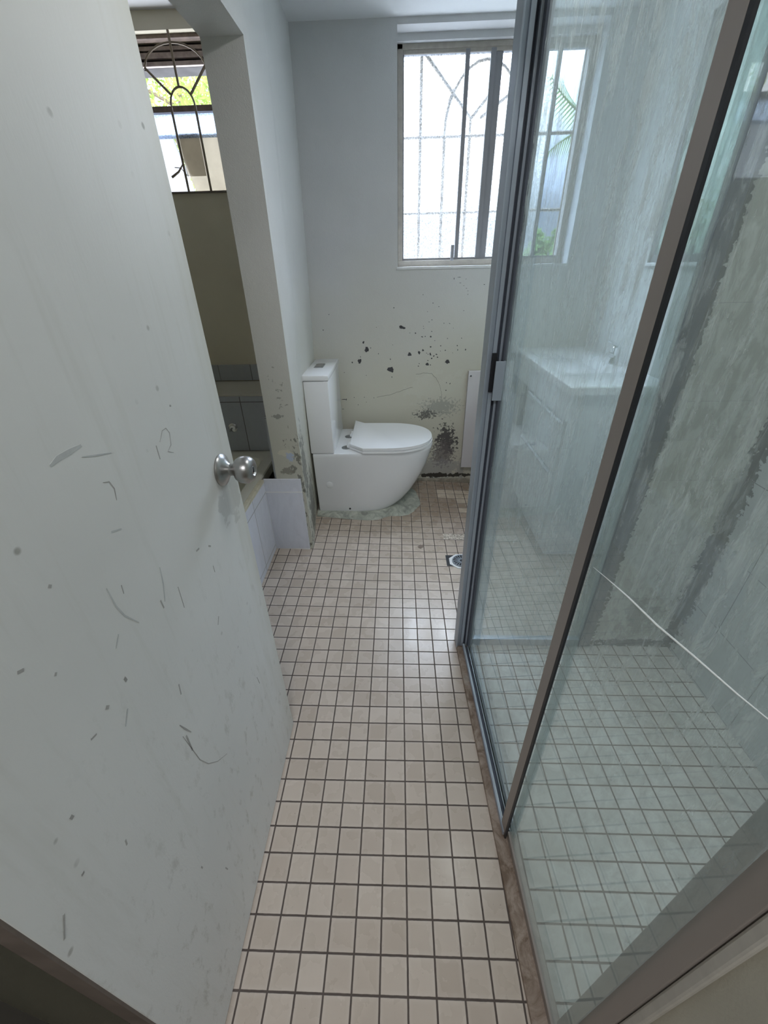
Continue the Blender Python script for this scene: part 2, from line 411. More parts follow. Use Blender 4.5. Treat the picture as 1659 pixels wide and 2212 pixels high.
m = g.n('MixShader'); g.put(m.inputs[0], g.ramp(g.noise(60, 3), 0.3, 0.7, 0.03, 0.08))
g.t.links.new(tr.outputs[0], m.inputs[1]); g.t.links.new(gl.outputs[0], m.inputs[2]); M_clear = g.done(m.outputs[0])
g = G('dirty_window_glass'); tr = g.n('BsdfTransparent'); g.put(tr.inputs[0], (0.34, 0.40, 0.38))
tl = g.n('BsdfTranslucent'); g.put(tl.inputs[0], (0.5, 0.55, 0.53))
m = g.n('MixShader'); g.put(m.inputs[0], g.ramp(g.noise(40, 5, 0.7, stretch=(1, 1, 0.3)), 0.4, 0.6, 0.02, 0.30))
g.t.links.new(tr.outputs[0], m.inputs[1]); g.t.links.new(tl.outputs[0], m.inputs[2]); M_dirtyg = g.done(m.outputs[0])
def sheet(name, col, diff):
    g = G(name)
    c = g.mix(g.ramp(g.noise(9, 4, 0.6), 0.35, 0.65), col, tuple(x * 0.86 for x in col))
    d = g.n('BsdfDiffuse'); g.put(d.inputs[0], c); t = g.n('BsdfTranslucent'); g.put(t.inputs[0], c)
    m = g.n('MixShader'); m.inputs[0].default_value = 1 - diff
    g.t.links.new(d.outputs[0], m.inputs[1]); g.t.links.new(t.outputs[0], m.inputs[2]); return g.done(m.outputs[0])
M_sheetw = sheet('plastic_sheet', (0.48, 0.49, 0.51), 0.15)
M_sheetb = sheet('cardboard_sheet', (0.36, 0.34, 0.30), 0.15)
M_sheetc = sheet('patch_sheet', (0.62, 0.60, 0.56), 0.1)
M_cab = plain('cabinet_white', (0.72, 0.74, 0.76), 0.3, 0, 0.02, 4)
M_board = plain('board_white', (0.62, 0.60, 0.62), 0.45, 0, 0.02, 6)
g = G('mirror'); M_mirror = g.done(g.bsdf(g.mix(g.noise(6), (0.52, 0.58, 0.57), (0.60, 0.66, 0.65)), 0.03, 1.0))
M_chip = plain('exposed_wall', (0.055, 0.053, 0.058), 0.8, 0, 0.3, 80)
M_cream = plain('cream_sealant', (0.58, 0.54, 0.42), 0.6, 0, 0.12, 40)
M_bath = plain('bath_enamel', (0.62, 0.61, 0.54), 0.25, 0, 0.03, 5)

def door_mat():
    g = G('door_paint')
    x, y, z = g.xyz()
    c = g.mix(g.ramp(g.noise(2.5, 4), 0.35, 0.65), (0.69, 0.69, 0.665), (0.74, 0.74, 0.715))
    vs = g.noise(14, 5, 0.6, stretch=(1, 2.4, 0.22))
    c = g.mix(g.ramp(vs, 0.55, 0.75, 0, 0.22), c, (0.50, 0.49, 0.42))
    zone = g.ramp(g.math('ADD', z, g.math('MULTIPLY', g.noise(3), 0.7)), 0.75, 1.25, 1, 0)
    sm = g.ramp(g.noise(22, 6, 0.72, stretch=(1, 1.6, 0.8)), 0.56, 0.70)
    c = g.mix(g.math('MULTIPLY', g.math('MULTIPLY', sm, zone), 0.40), c, (0.22, 0.21, 0.14))
    edge = g.ramp(g.math('ADD', y, g.math('MULTIPLY', vs, 0.10)), 0.58, 0.68)
    c = g.mix(g.math('MULTIPLY', edge, 0.45), c, (0.52, 0.50, 0.40))
    sp = g.n('TexVoronoi'); g.put(sp.inputs['Vector'], g.co); sp.inputs['Scale'].default_value = 17
    dot = g.math('MULTIPLY', g.ramp(sp.outputs['Distance'], 0.05, 0.09, 1, 0), g.ramp(g.noise(4), 0.5, 0.6))
    c = g.mix(g.math('MULTIPLY', dot, 0.6), c, (0.16, 0.15, 0.11))
    kn = g.blob((-0.325, 0.555, 0.95), (0.1, 0.07, 0.10), 0.3, 16)
    c = g.mix(g.math('MULTIPLY', kn, 0.3), c, (0.3, 0.29, 0.25))
    br = g.noise(300, 2, stretch=(1, 1, 0.3))
    return g.done(g.bsdf(c, 0.42, 0, g.bump(br, 0.08, 0.002), 0.4))
M_door = door_mat()
M_dooredge = plain('door_edge_wood', (0.15, 0.12, 0.10), 0.6, 0, 0.2, 20)
M_scuff = plain('scuff', (0.38, 0.37, 0.35), 0.7, 0, 0.2, 50)
M_scuffl = plain('light_scuff', (0.50, 0.51, 0.50), 0.7, 0, 0.1, 50)

M_cracklight = plain('crack_white', (0.95, 0.97, 0.97), 0.2)
# ------------------------------------------------------------ structure
def fz(X, Y):
    i, n = X / U, Y / U
    return U * (0.000916 * i - 0.001776 * i * max(n - 8, 0) + 0.009357 * max(n - 14, 0))
bm = bmesh.new()
nx, ny = 34, 46
x0, x1, y0, y1 = -0.66, 1.22, -0.32, 2.60
vv = [[bm.verts.new((x0 + (x1 - x0) * a / nx, y0 + (y1 - y0) * b / ny, fz(x0 + (x1 - x0) * a / nx, y0 + (y1 - y0) * b / ny))) for b in range(ny + 1)] for a in range(nx + 1)]
for a in range(nx):
    for b in range(ny): bm.faces.new((vv[a][b], vv[a + 1][b], vv[a + 1][b + 1], vv[a][b + 1]))
r = bmesh.ops.extrude_face_region(bm, geom=bm.faces[:])
for v in [e for e in r['geom'] if isinstance(e, bmesh.types.BMVert)]: v.co.z = -0.12
struct('floor', bm, M_floor)
struct('floor_hall', boxes((-1.0, 1.3, -2.4, -0.32, -0.12, -0.004)), M_hallfloor)
H = 2.335
struct('ceiling', boxes((-1.62, 1.34, -0.3, 2.80, H, H + 0.1)), M_ceil)
struct('ceiling_hall', boxes((-1.0, 1.3, -2.4, -0.3, 2.36, 2.46)), M_hall)
wf = struct('wall_far', boxes((-0.60, 0.043, 2.517, 2.70, -0.1, H), (1.0, 1.34, 2.517, 2.70, -0.1, H), (0.043, 1.0, 2.517, 2.70, -0.1, 1.364), (0.043, 1.0, 2.517, 2.70, 2.312, H), (0.043, 1.0, 2.60, 2.70, 2.286, 2.312)), M_far)
CH = [(69,1048,22.1,9.4),(-173,966,7.3,9.0),(-155,923,14.6,16.9),(-204,854,13.2,16.6),(-5,799,24.9,17.7),(116,890,13.8,13.1),(177,899,8.9,13.9),(201,914,7.3,7.6),(230,829,12.3,9.5),(358,842,17.1,14.1),(151,1014,4.8,5.1),(246,992,6.3,5.9),(248,933,5.6,5.3),(310,938,4.0,3.8),(340,911,4.8,4.6),(414,938,4.0,3.8),(418,912,3.2,4.6),(467,913,4.0,6.9),(248,890,5.7,10.0),(270,878,5.7,5.4),(286,888,8.9,3.9),(294,870,4.9,4.7),(257,864,5.7,4.7),(233,851,4.9,3.1),(193,992,7.9,3.0),(212,994,4.0,3.7),(250,1087,3.1,2.8),(358,1065,5.5,2.1),(323,1067,3.9,2.1),(251,1022,4.7,2.2),(19,1157,3.9,3.5),(192,1223,3.0,2.7),(-6,863,3.3,5.5),(3,752,3.3,4.1),(-250,847,5.0,5.5),(-196,880,2.5,4.7),(174,818,4.9,3.2),(179,833,3.3,3.2),(251,824,4.1,4.0),(437,980,3.2,3.7),(-81,897,3.3,3.1),(-129,932,4.1,3.0),(359,662,4.2,3.4),(383,705,3.3,6.6),(360,711,3.3,4.1),(-119,618,3.4,2.6),(-183,622,3.4,2.6),(-251,622,3.5,2.6),(-171,589,2.6,2.6),(-227,572,3.5,2.6),(252,1178,3.1,2.7),(222,1132,3.1,2.1),(288,1158,3.8,2.1),(199,1053,2.4,2.2),(201,1040,2.4,2.9),(233,1076,3.9,2.1),(350,980,2.4,3.7),(272,969,3.2,2.2),(382,1039,2.3,2.2),(-376,1127,3.1,2.8),(-420,1041,3.2,4.4),(-89,1051,2.4,2.2),(546,1269,4.5,2.0),(438,1299,4.4,1.3),(369,1302,2.2,6.5),(398,1309,11.1,1.3),(407,1280,7.4,1.3),(444,1252,5.2,1.3),(428,1265,3.7,1.3),(454,1238,1.5,4.0),(455,1220,1.5,3.3),(438,1134,6.1,1.4),(-322,610,21.7,2.6),(-305,608,2.6,7.8),(-332,545,8.8,1.8),(117,1016,3.2,2.2),(224,896,4.0,2.3),(233,889,3.2,3.1),(310,907,3.2,2.3),(-306,785,3.4,2.4),(-164,765,2.5,2.4),(10,948,2.4,2.3),(388,895,2.4,2.3)]
def chips(lst, wy):
    bm = bmesh.new(); rr = random.Random(3)
    for x, z, a, b in lst:
        n = 14 if a > 9 else 7
        ph = rr.random() * 6
        tilt = rr.uniform(-.5, .5) if max(a, b) < 15 else 0.25
        f, k = [], []
        for i in range(n):
            t = 2 * PI * i / n
            s = 0.9 + 0.28 * math.sin(3 * t + ph) * rr.random() + rr.uniform(-.18, .12)
            px, pz = a * s * math.cos(t), b * s * math.sin(t)
            if max(a, b) / max(1, min(a, b)) < 4: px, pz = px * math.cos(tilt) + pz * math.sin(tilt), -px * math.sin(tilt) + pz * math.cos(tilt)
            f.append(bm.verts.new(((x + px) / 1000, wy - 0.0006, (z + pz) / 1000)))
            k.append(bm.verts.new(((x + px) / 1000, wy + 0.001, (z + pz) / 1000)))
        bm.faces.new(f); bm.faces.new(k[::-1])
        for i in range(n): bm.faces.new((f[i], f[(i + 1) % n], k[(i + 1) % n], k[i]))
    return bm
part('chipped_paint', chips(CH, 2.517), M_chip, wf)
# plaster blister outline
bm = bmesh.new()
rr = random.Random(5)
def crackline(bm, pts, y, w=0.0012, fixed='y'):
    out = []
    for (a, b), (c, d) in zip(pts, pts[1:]):
        for i in range(6): t = i / 6; out.append((a + (c - a) * t + rr.uniform(-.002, .002), b + (d - b) * t + rr.uniform(-.002, .002)))
    out.append(pts[-1])
    tube(bm, [(x, y, z) for x, z in out], w, 4)
crackline(bm, [(-0.10, 0.62), (0.0, 0.64), (0.07, 0.665), (0.14, 0.685)], 2.517)
crackline(bm, [(0.16, 0.765), (0.21, 0.775), (0.26, 0.772), (0.29, 0.74), (0.315, 0.70), (0.33, 0.65), (0.335, 0.60)], 2.517)
part('plaster_crack', bm, plain('plaster_crack_dark', (0.24, 0.235, 0.20), 0.8), wf)  # thin dark lines drawn as the cracks
# left wall between bath niche and toilet (slightly out of plumb)
def wl(y, xb, xt): return [(-0.575, y, -0.1), (xb, y, -0.1), (xt, y, H), (-0.575, y, H)]
bm = bmesh.new()
sts = [wl(1.63, -0.437, -0.437), wl(1.66, -0.437, -0.434), wl(2.0, -0.482, -0.445), wl(2.55, -0.522, -0.455)]
loft(bm, sts)
box(bm, -0.575, -0.436, 0.33, 1.631, 2.0, H)
box(bm, -0.575, -0.437, -0.12, 0.33, -0.1, H)
struct('wall_left', bm, M_left)
struct('wall_niche_back', boxes((-1.62, -1.45, 2.365, 2.52, 0, H), (-0.64, -0.575, 2.365, 2.52, 0, H), (-1.45, -0.64, 2.365, 2.52, 0, 1.714), (-1.45, -0.64, 2.365, 2.52, 2.275, H)), M_niche)
struct('wall_niche_left', boxes((-1.62, -1.5, 0.2, 2.365, 0, H)), M_niche)
struct('wall_niche_front', boxes((-1.5, -0.575, 0.2, 0.33, 0, H)), M_niche)
struct('floor_niche', boxes((-1.5, -0.66, 0.33, 2.365, -0.1, 0.0)), M_hallfloor)
struct('wall_right', boxes((1.2, 1.34, -0.3, 1.15, -0.1, H), (1.2, 1.34, 2.04, 2.517, -0.1, H), (1.2, 1.34, 1.15, 2.04, -0.1, 1.36), (1.2, 1.34, 1.15, 2.04, 2.15, H)), paint('right_wall_paint', (0.70, 0.71, 0.71), 0.6))
struct('wall_shower_right', boxes((1.166, 1.2, -0.1, 1.06, -0.1, H)), M_shtile)
struct('wall_shower_back', boxes((0.836, 1.166, 0.985, 1.06, -0.1, H)), M_shback)
struct('wall_front', boxes((0.381, 1.34, -0.3, -0.079, -0.1, H)), M_jamb)
struct('wall_front_left', boxes((-1.0, -0.50, -0.3, -0.12, -0.1, H)), M_hall)
struct('wall_front_header', boxes((-0.5, 0.386, -0.3, -0.12, 2.07, H)), M_hall)
struct('wall_hall_back', boxes((-1.0, 1.3, -2.5, -2.4, -0.1, 2.36)), M_hall)
struct('wall_hall_left', boxes((-1.1, -1.0, -2.5, -0.12, -0.1, 2.36)), M_hall)
struct('wall_hall_right', boxes((1.2, 1.3, -2.4, -0.3, -0.1, 2.36)), M_hall)
# tiling fixed to the wall end and sides
struct('trim_1', boxes((-0.643, -0.452, 1.622, 1.632, 0.0, 0.458), bev=0.001), M_nibtile)
struct('trim_2', boxes((-0.587, -0.575, 1.64, 2.03, 0.45, 0.777)), tile_mat('niche_side_tiles', (0.36, 0.38, 0.41), 1, 2, 0.2, 0.33, 1.63, 0.44, 0.003, (0.2, 0.2, 0.2)))
struct('baseboard_far', boxes((0.05, 0.62, 2.500, 2.517, -0.04, 0.018), bev=0.004), plain('broken_skirting_mortar', (0.30, 0.27, 0.22), 0.8, 0, 0.4, 30, b=0.5))
struct('trim_3', boxes((0.372, 0.382, -0.093, -0.079, 0.0, H), bev=0.003), plain('jamb_sealant', (0.50, 0.47, 0.42), 0.5, 0, 0.1, 30))
struct('trim_4', boxes((-0.50, -0.400, -0.16, -0.122, 0.0, 2.07)), plain('left_jamb_dark', (0.08, 0.075, 0.065), 0.6))

# niche ledge with tiled face
lg = struct('trim_5', boxes((-1.5, -0.575, 2.03, 2.365, 0.0, 0.777)), paint('ledge_paint', (0.52, 0.50, 0.43), 0.5, 0.03, 0.1))
part('ledge_face_tiles', boxes((-1.49, -0.587, 2.018, 2.03, 0.452, 0.770), bev=0.001), M_ledgetile, lg)
part('upstand_tiles', boxes((-1.49, -0.58, 2.353, 2.365, 0.782, 0.874), bev=0.001), M_uptile, lg)

# ------------------------------------------------------------ main window
w1 = bpy.data.objects.new('window_1', None); COL.objects.link(w1); w1['kind'] = 'structure'; w1.location = (0.52, 2.64, 1.37)
def P(name, bm, m, smooth=None, label=None): return part(name, bm, m, w1, smooth, label)
bm = boxes((0.043, 0.070, 2.625, 2.675, 1.366, 2.29), (0.968, 1.0, 2.625, 2.675, 1.366, 2.29), (0.043, 1.0, 2.625, 2.675, 2.266, 2.286), (0.043, 1.0, 2.615, 2.675, 1.366, 1.397), (0.070, 0.968, 2.63, 2.636, 2.25, 2.27), bev=0.002)
P('window_frame', bm, M_winfb)
P('window_sill', boxes((0.035, 1.0, 2.512, 2.62, 1.352, 1.366), bev=0.002), plain('sill_white', (0.66, 0.66, 0.66), 0.5, 0, 0.08, 20))
bm = boxes((0.375, 0.396, 2.628, 2.65, 1.397, 2.262), bev=0.001); P('sash_stile', bm, M_winf)
P('sash_stile', boxes((0.497, 0.522, 2.628, 2.65, 1.397, 2.262), (0.522, 0.528, 2.632, 2.65, 1.397, 2.262), (0.528, 0.556, 2.634, 2.655, 1.397, 2.262), bev=0.001), M_winf, label='wide dark centre stile where two sashes overlap')
P('sash_stile', boxes((0.822, 0.842, 2.640, 2.66, 1.397, 2.262), bev=0.001), M_winf)
P('sash_stile', boxes((0.070, 0.0765, 2.632, 2.65, 1.397, 2.262), bev=0.001), M_winf)
P('sash_rail', boxes((0.070, 0.968, 2.637, 2.66, 1.397, 1.408), (0.070, 0.968, 2.637, 2.66, 2.250, 2.266), bev=0.001), M_winf)
for a, b in ((0.076, 0.375), (0.396, 0.497), (0.556, 0.822)):
    P('glass_pane', boxes((a, b, 2.644, 2.646, 1.405, 2.252)), M_frost, label='obscured glass pane')
P('glass_pane', boxes((0.842, 0.968, 2.650, 2.652, 1.405, 2.252)), M_clear, label='clear glass pane')
P('latch', boxes((0.352, 0.370, 2.610, 2.630, 1.392, 1.47), bev=0.002), M_winf)

# iron grille outside the main window
def arc(cx, cz, rx, rz, a0, a1, n=14): return [(cx + rx * math.cos(math.radians(a0 + (a1 - a0) * i / n)), cz + rz * math.sin(math.radians(a0 + (a1 - a0) * i / n))) for i in range(n + 1)]
def grille(name, label, y, bars, curves, r=0.006):
    root = thing(name, label, 'window grille', (0, y, 1.5))
    for (x0_, z0_, x1_, z1_) in bars:
        bm = bmesh.new(); tube(bm, [(x0_, y, z0_), (x1_, y, z1_)], r, 6); part('bar', bm, M_grille, root)
    for c_ in curves:
        bm = bmesh.new(); tube(bm, [(a, y + 0.004, b) for a, b in c_], r * 0.8, 6); part('scroll_bar', bm, M_grille, root, 40)
    return root
grille('window_grille', 'iron security grille with arches behind the frosted main window', 2.73,
       [(0.03, 1.965, 1.02, 1.965), (0.03, 1.632, 1.02, 1.632)] + [(x, 1.38, x, t) for x, t in ((0.166, 2.30), (0.296, 1.965), (0.432, 1.965), (0.566, 1.965), (0.70, 1.965), (0.985, 2.28))]
       + [(0.166, 2.30, 0.432, 2.035), (0.70, 2.17, 0.48, 2.035), (0.432, 2.035, 0.566, 2.17)],
       [arc(0.50, 1.965, 0.205, 0.29, 180, 0), [(0.296, 1.965), (0.298, 2.03), (0.312, 2.10), (0.335, 2.15)], [(0.432, 1.965), (0.432, 2.035)]], 0.0085)

# ------------------------------------------------------------ niche window
w2 = bpy.data.objects.new('window_2', None); COL.objects.link(w2); w2['kind'] = 'structure'; w2.location = (-1.0, 2.4, 1.714)
def P2(name, bm, m, smooth=None, label=None): return part(name, bm, m, w2, smooth, label)
P2('window_frame', boxes((-1.45, -0.64, 2.40, 2.44, 2.262, 2.275), (-1.45, -0.64, 2.39, 2.44, 2.018, 2.040), (-1.45, -1.43, 2.40, 2.44, 1.714, 2.275), (-0.66, -0.64, 2.40, 2.44, 1.714, 2.275), bev=0.001), plain('old_timber_frame', (0.17, 0.13, 0.11), 0.6, 0, 0.3, 40))
P2('window_sill', boxes((-1.45, -0.64, 2.355, 2.44, 1.708, 1.716), bev=0.001), plain('sill_brown', (0.15, 0.13, 0.11), 0.6))
P2('glass_pane', boxes((-1.43, -0.66, 2.418, 2.421, 1.93, 2.02)), M_frost2, label='bluish obscured glass strip')
bm = bmesh.new()
for z0_, z1_ in ((2.248, 2.262), (2.222, 2.242), (2.196, 2.212)): box(bm, -1.45, -0.64, 2.47, 2.49, z0_, z1_, bev=0.002)
P2('head_slats', bm, plain('weathered_slats', (0.36, 0.31, 0.30), 0.6, 0, 0.3, 30), label='weathered horizontal slats across the window head')
P2('shutter_box', boxes((-1.5, -0.6, 2.492, 2.60, 2.196, 2.30)), plain('dark_recess', (0.03, 0.028, 0.03), 0.8))
def slab(pts, ya, yb):
    bm = bmesh.new()
    f = [bm.verts.new((x, ya, z)) for x, z in pts]; k = [bm.verts.new((x, yb, z)) for x, z in pts]
    bm.faces.new(f); bm.faces.new(k[::-1]); n = len(pts)
    for i in range(n): bm.faces.new((f[i], f[(i + 1) % n], k[(i + 1) % n], k[i]))
    return bm
GX = -0.945
grille('window_grille', 'brown iron grille with small and large arch in the bath niche window', 2.33,
       [(GX - 0.055, 1.712, GX - 0.055, 2.02), (GX + 0.058, 1.712, GX + 0.058, 2.02), (GX, 2.09, GX, 2.262), (GX - 0.137, 2.15, GX - 0.046, 2.064), (GX + 0.137, 2.15, GX + 0.050, 2.062)],
       [arc(GX + 0.001, 2.02, 0.056, 0.067, 180, 0), arc(GX, 2.14, 0.138, 0.086, 180, 0)], 0.0055)
o = obj('plastic_sheet', slab([(-1.43, 1.948), (-1.064, 1.948), (-1.003, 1.716), (-1.43, 1.716)], 2.425, 2.428), M_sheetw); tag(o, 'white plastic sheet covering lower left of the niche window', 'plastic sheet')
o = obj('cardboard_sheet', slab([(-1.062, 1.95), (-0.66, 1.95), (-0.66, 1.716), (-1.0, 1.716)], 2.430, 2.434), M_sheetb); tag(o, 'beige torn sheet covering lower right of the niche window', 'sheet')
o = obj('cardboard_sheet', boxes((-1.03, -0.93, 2.424, 2.4245, 1.785, 1.95)), M_sheetc); tag(o, 'small square beige sheet stuck between the two grille bars of the niche window', 'sheet')
bm = bmesh.new()
tube(bm, [(-1.10, 2.40, 1.78), (-1.06, 2.40, 1.80), (-1.035, 2.40, 1.825), (-1.02, 2.395, 1.85)], [0.006, 0.005, 0.003, 0.002], 5)
tube(bm, [(-1.075, 2.40, 1.818), (-1.045, 2.40, 1.815), (-1.02, 2.40, 1.785)], 0.002, 5)
o = obj('twig', bm, M_grille); tag(o, 'small dark twig caught behind the niche window bars', 'twig')

# ------------------------------------------------------------ bath
def rrect(x0, x1, y0, y1, r, z, n=6):
    pts = []
    for cx, cy, a in ((x1 - r, y1 - r, 0), (x0 + r, y1 - r, 90), (x0 + r, y0 + r, 180), (x1 - r, y0 + r, 270)):
        for i in range(n + 1):
            t = math.radians(a + 90 * i / n); pts.append((cx + r * math.cos(t), cy + r * math.sin(t), z))
    return pts
bt = thing('bathtub', 'cream enamel bathtub set in the tiled niche behind the open door', 'bathtub', (-1.0, 1.2, 0.0))
bm = bmesh.new()
loft(bm, [rrect(-1.48, -0.66, 0.36, 2.016, 0.01, 0.40), rrect(-1.48, -0.66, 0.36, 2.016, 0.01, 0.446), rrect(-1.475, -0.665, 0.365, 2.012, 0.012, 0.452),
          rrect(-1.42, -0.715, 0.42, 1.97, 0.09, 0.452), rrect(-1.405, -0.73, 0.435, 1.955, 0.10, 0.44), rrect(-1.37, -0.765, 0.50, 1.90, 0.12, 0.15), rrect(-1.31, -0.82, 0.56, 1.82, 0.12, 0.08)], cap0=False)
part('tub', bm, M_bath, bt, 35)
part('side_tiles', boxes((-0.660, -0.642, 0.34, 1.622, 0.0, 0.440), bev=0.001), M_bathtile, bt)
bm = boxes((-0.664, -0.640, 0.34, 1.622, 0.4405, 0.458), bev=0.003)
part('edge_sealant', bm, M_cream, bt)
bm = bmesh.new(); A = Matrix.Translation((-0.905, 2.018, 0.595)) @ Matrix.Rotation(PI / 2, 4, 'X')
lathe(bm, [(0.026, 0.0), (0.026, 0.004), (0.022, 0.007), (0.016, 0.005), (0.015, 0.012)], A)
sp = obj('wall_spout', bm, M_chrome, None, 40); tag(sp, 'broken chrome tap fitting on blue-grey tiles above the bath', 'tap')
bm = bmesh.new(); tube(bm, [(-0.905, 2.012, 0.597), (-0.915, 2.000, 0.590), (-0.920, 1.995, 0.578)], 0.005, 6)
part('broken_stub', bm, M_grey, sp, 40)
o = obj('soap_dish', boxes((-0.612, -0.5765, 2.18, 2.29, 0.79, 0.86), bev=0.006), M_cream); tag(o, 'pale holder on the niche side wall above the ledge', 'holder')

# ------------------------------------------------------------ door with knob
dr = struct('door_1', boxes((-0.356, -0.325, -0.099, 0.614, 0.008, 2.05), bev=0.0015), M_door)
part('door_edge', boxes((-0.3562, -0.3255, -0.102, -0.0985, 0.008, 2.05)), M_dooredge, dr, label='bare timber hinge edge')
K = Matrix.Translation((-0.325, 0.545, 1.018)) @ Matrix.Rotation(PI / 2, 4, 'Y')
kb = bmesh.new()
lathe(kb, [(0.033, 0.0), (0.034, 0.003), (0.032, 0.007), (0.024, 0.011), (0.016, 0.016), (0.0125, 0.020), (0.0125, 0.027), (0.015, 0.030), (0.0225, 0.034), (0.0275, 0.042),
           (0.029, 0.051), (0.0275, 0.060), (0.0225, 0.0675), (0.017, 0.070), (0.013, 0.070), (0.010, 0.066)], K, 36)
kn = part('door_knob', kb, M_steel, dr, 40, 'round brushed steel knob')
bm = bmesh.new(); lathe(bm, [(0.0098, 0.064), (0.0098, 0.0672), (0.008, 0.068)], K, 20); part('keyhole_cylinder', bm, M_chrome, kn, 40)
part('keyhole_slot', boxes((-0.2576, -0.2562, 0.5438, 0.5462, 1.012, 1.024)), M_black, kn)
def strokes(pl):
    """thin tapering pencil and rub marks lying on the door face"""
    bm = bmesh.new()
    for pts, w in pl:
        P_ = [Vector((0, a, b)) for a, b in pts]
        n = len(P_); L_, R_ = [], []
        for i, p in enumerate(P_):
            t = (P_[min(i + 1, n - 1)] - P_[max(i - 1, 0)]).normalized()
            q = Vector((0, -t.z, t.y)) * w * 0.5 * (0.35 if i in (0, n - 1) and n > 2 else 0.8)
            L_.append(p + q); R_.append(p - q)
        for a, b, c, d in zip(L_, L_[1:], R_[1:], R_):
            top = [bm.verts.new(v + Vector((-0.3246, 0, 0))) for v in (a, b, c, d)]
            bot = [bm.verts.new(v + Vector((-0.3256, 0, 0))) for v in (a, b, c, d)]
            bm.faces.new(top); bm.faces.new(bot[::-1])
            for i in range(4): bm.faces.new((top[i], top[(i + 1) % 4], bot[(i + 1) % 4], bot[i]))
    return bm
part('scuff_marks', strokes([([(0.369,1.148),(0.384,1.161),(0.396,1.161),(0.402,1.151),(0.396,1.133),(0.382,1.127),(0.397,1.119)],0.0018),([(0.357,1.147),(0.356,1.125)],0.002),([(0.228,1.15),(0.238,1.146),(0.242,1.134),(0.238,1.119)],0.0022),([(0.03,1.045),(0.036,1.042)],0.004),([(0.175,0.72),(0.182,0.698),(0.191,0.673)],0.004),([(0.171,0.694),(0.179,0.63),(0.183,0.598),(0.197,0.557),(0.221,0.519),(0.254,0.486)],0.0016),([(0.178,0.685),(0.177,0.641)],0.004),([(0.373,0.936),(0.384,0.934)],0.004),([(0.417,0.916),(0.424,0.91)],0.004),([(0.209,0.781),(0.205,0.76)],0.003),([(0.412,0.871),(0.412,0.855)],0.002),([(0.367,0.754),(0.378,0.767)],0.002),([(0.459,0.465),(0.464,0.434)],0.002),([(-0.072,0.772),(-0.086,0.747)],0.003),([(-0.04,0.776),(-0.036,0.775)],0.004),([(0.05,0.896),(0.059,0.893)],0.003),([(0.243,0.938),(0.244,0.921)],0.003),([(0.292,0.922),(0.289,0.878)],0.0015),([(0.124,0.288),(0.127,0.27)],0.003),([(0.082,0.423),(0.083,0.414)],0.003),([(0.085,0.906),(0.089,0.901)],0.006),([(0.127,0.908),(0.128,0.9)],0.005),([(0.057,1.007),(0.059,1.005)],0.005),([(0.1,1.093),(0.103,1.09)],0.005),([(-0.012,0.853),(-0.011,0.847)],0.005),([(0.187,1.018),(0.185,1.005)],0.0015),([(0.425,1.188),(0.429,1.187)],0.004),([(0.015,0.72),(0.013,0.71)],0.003)]), M_scuff, dr, label='dark pencil and scuff marks')
part('rub_marks', strokes([([(0.168,1.2),(0.181,1.203),(0.2,1.203),(0.219,1.203)],0.008),([(0.208,1.089),(0.226,1.082)],0.003),([(0.213,1.191),(0.233,1.184),(0.261,1.176)],0.003),([(0.164,1.033),(0.165,1.001),(0.171,0.978),(0.188,0.948)],0.003),([(0.268,0.983),(0.262,0.956),(0.251,0.928)],0.004),([(0.149,0.967),(0.136,0.955)],0.003),([(0.109,0.867),(0.094,0.85)],0.004)]), M_scuffl, dr, label='pale grey rub marks')
# ------------------------------------------------------------ toilet
tl = thing('toilet', 'white close-coupled toilet standing sideways against the left wall', 'toilet', (-0.1, 2.22, 0.0))
def dring(xb, xs, xf, yc, hw, z, p=2.25, n=20, rb=0.012):
    pts = [(xb, yc + hw - rb, z), (xb, yc - hw + rb, z), (xb + rb * .3, yc - hw + rb * .3, z), (xb + rb, yc - hw, z)]
    for i in range(n + 1):
        t = -PI / 2 + PI * i / n
        c, s = math.cos(t), math.sin(t)
        pts.append((xs + (xf - xs) * abs(c) ** (2 / p), yc + hw * math.copysign(abs(s) ** (2 / p), s), z))
    pts += [(xb + rb, yc + hw, z), (xb + rb * .3, yc + hw - rb * .3, z)]
    return pts
TY = 2.215
bm = bmesh.new()
prof = [(0.022, -0.455, -0.20, 0.00, 0.196), (0.030, -0.458, -0.20, 0.035, 0.206), (0.05, -0.459, -0.19, 0.064, 0.211), (0.08, -0.460, -0.18, 0.098, 0.213), (0.13, -0.460, -0.16, 0.137, 0.214), (0.19, -0.461, -0.14, 0.173, 0.215), (0.25, -0.462, -0.12, 0.203, 0.216),
        (0.31, -0.462, -0.10, 0.227, 0.217), (0.37, -0.463, -0.08, 0.245, 0.218), (0.41, -0.463, -0.07, 0.256, 0.219), (0.426, -0.463, -0.07, 0.259, 0.219), (0.433, -0.461, -0.07, 0.257, 0.216), (0.435, -0.457, -0.07, 0.252, 0.211)]
loft(bm, [dring(xb, xs, xf, TY, hw, z) for z, xb, xs, xf, hw in prof])
part('pan', bm, M_white, tl, 35)
bm = boxes((-0.468, -0.331, 1.995, 2.44, 0.437, 0.853), bev=0.007); cs = part('cistern', bm, M_white, tl, 35)
part('cistern_lid', boxes((-0.473, -0.326, 1.990, 2.446, 0.855, 0.885), bev=0.006), M_white, tl, 35)
fb = part('flush_button', boxes((-0.437, -0.384, 2.185, 2.283, 0.8845, 0.888), bev=0.001), M_grey, tl)
part('button_half', boxes((-0.431, -0.390, 2.192, 2.232, 0.888, 0.890), bev=0.0008), M_steel, fb)
part('button_half', boxes((-0.431, -0.390, 2.237, 2.277, 0.888, 0.890), bev=0.0008), M_steel, fb)
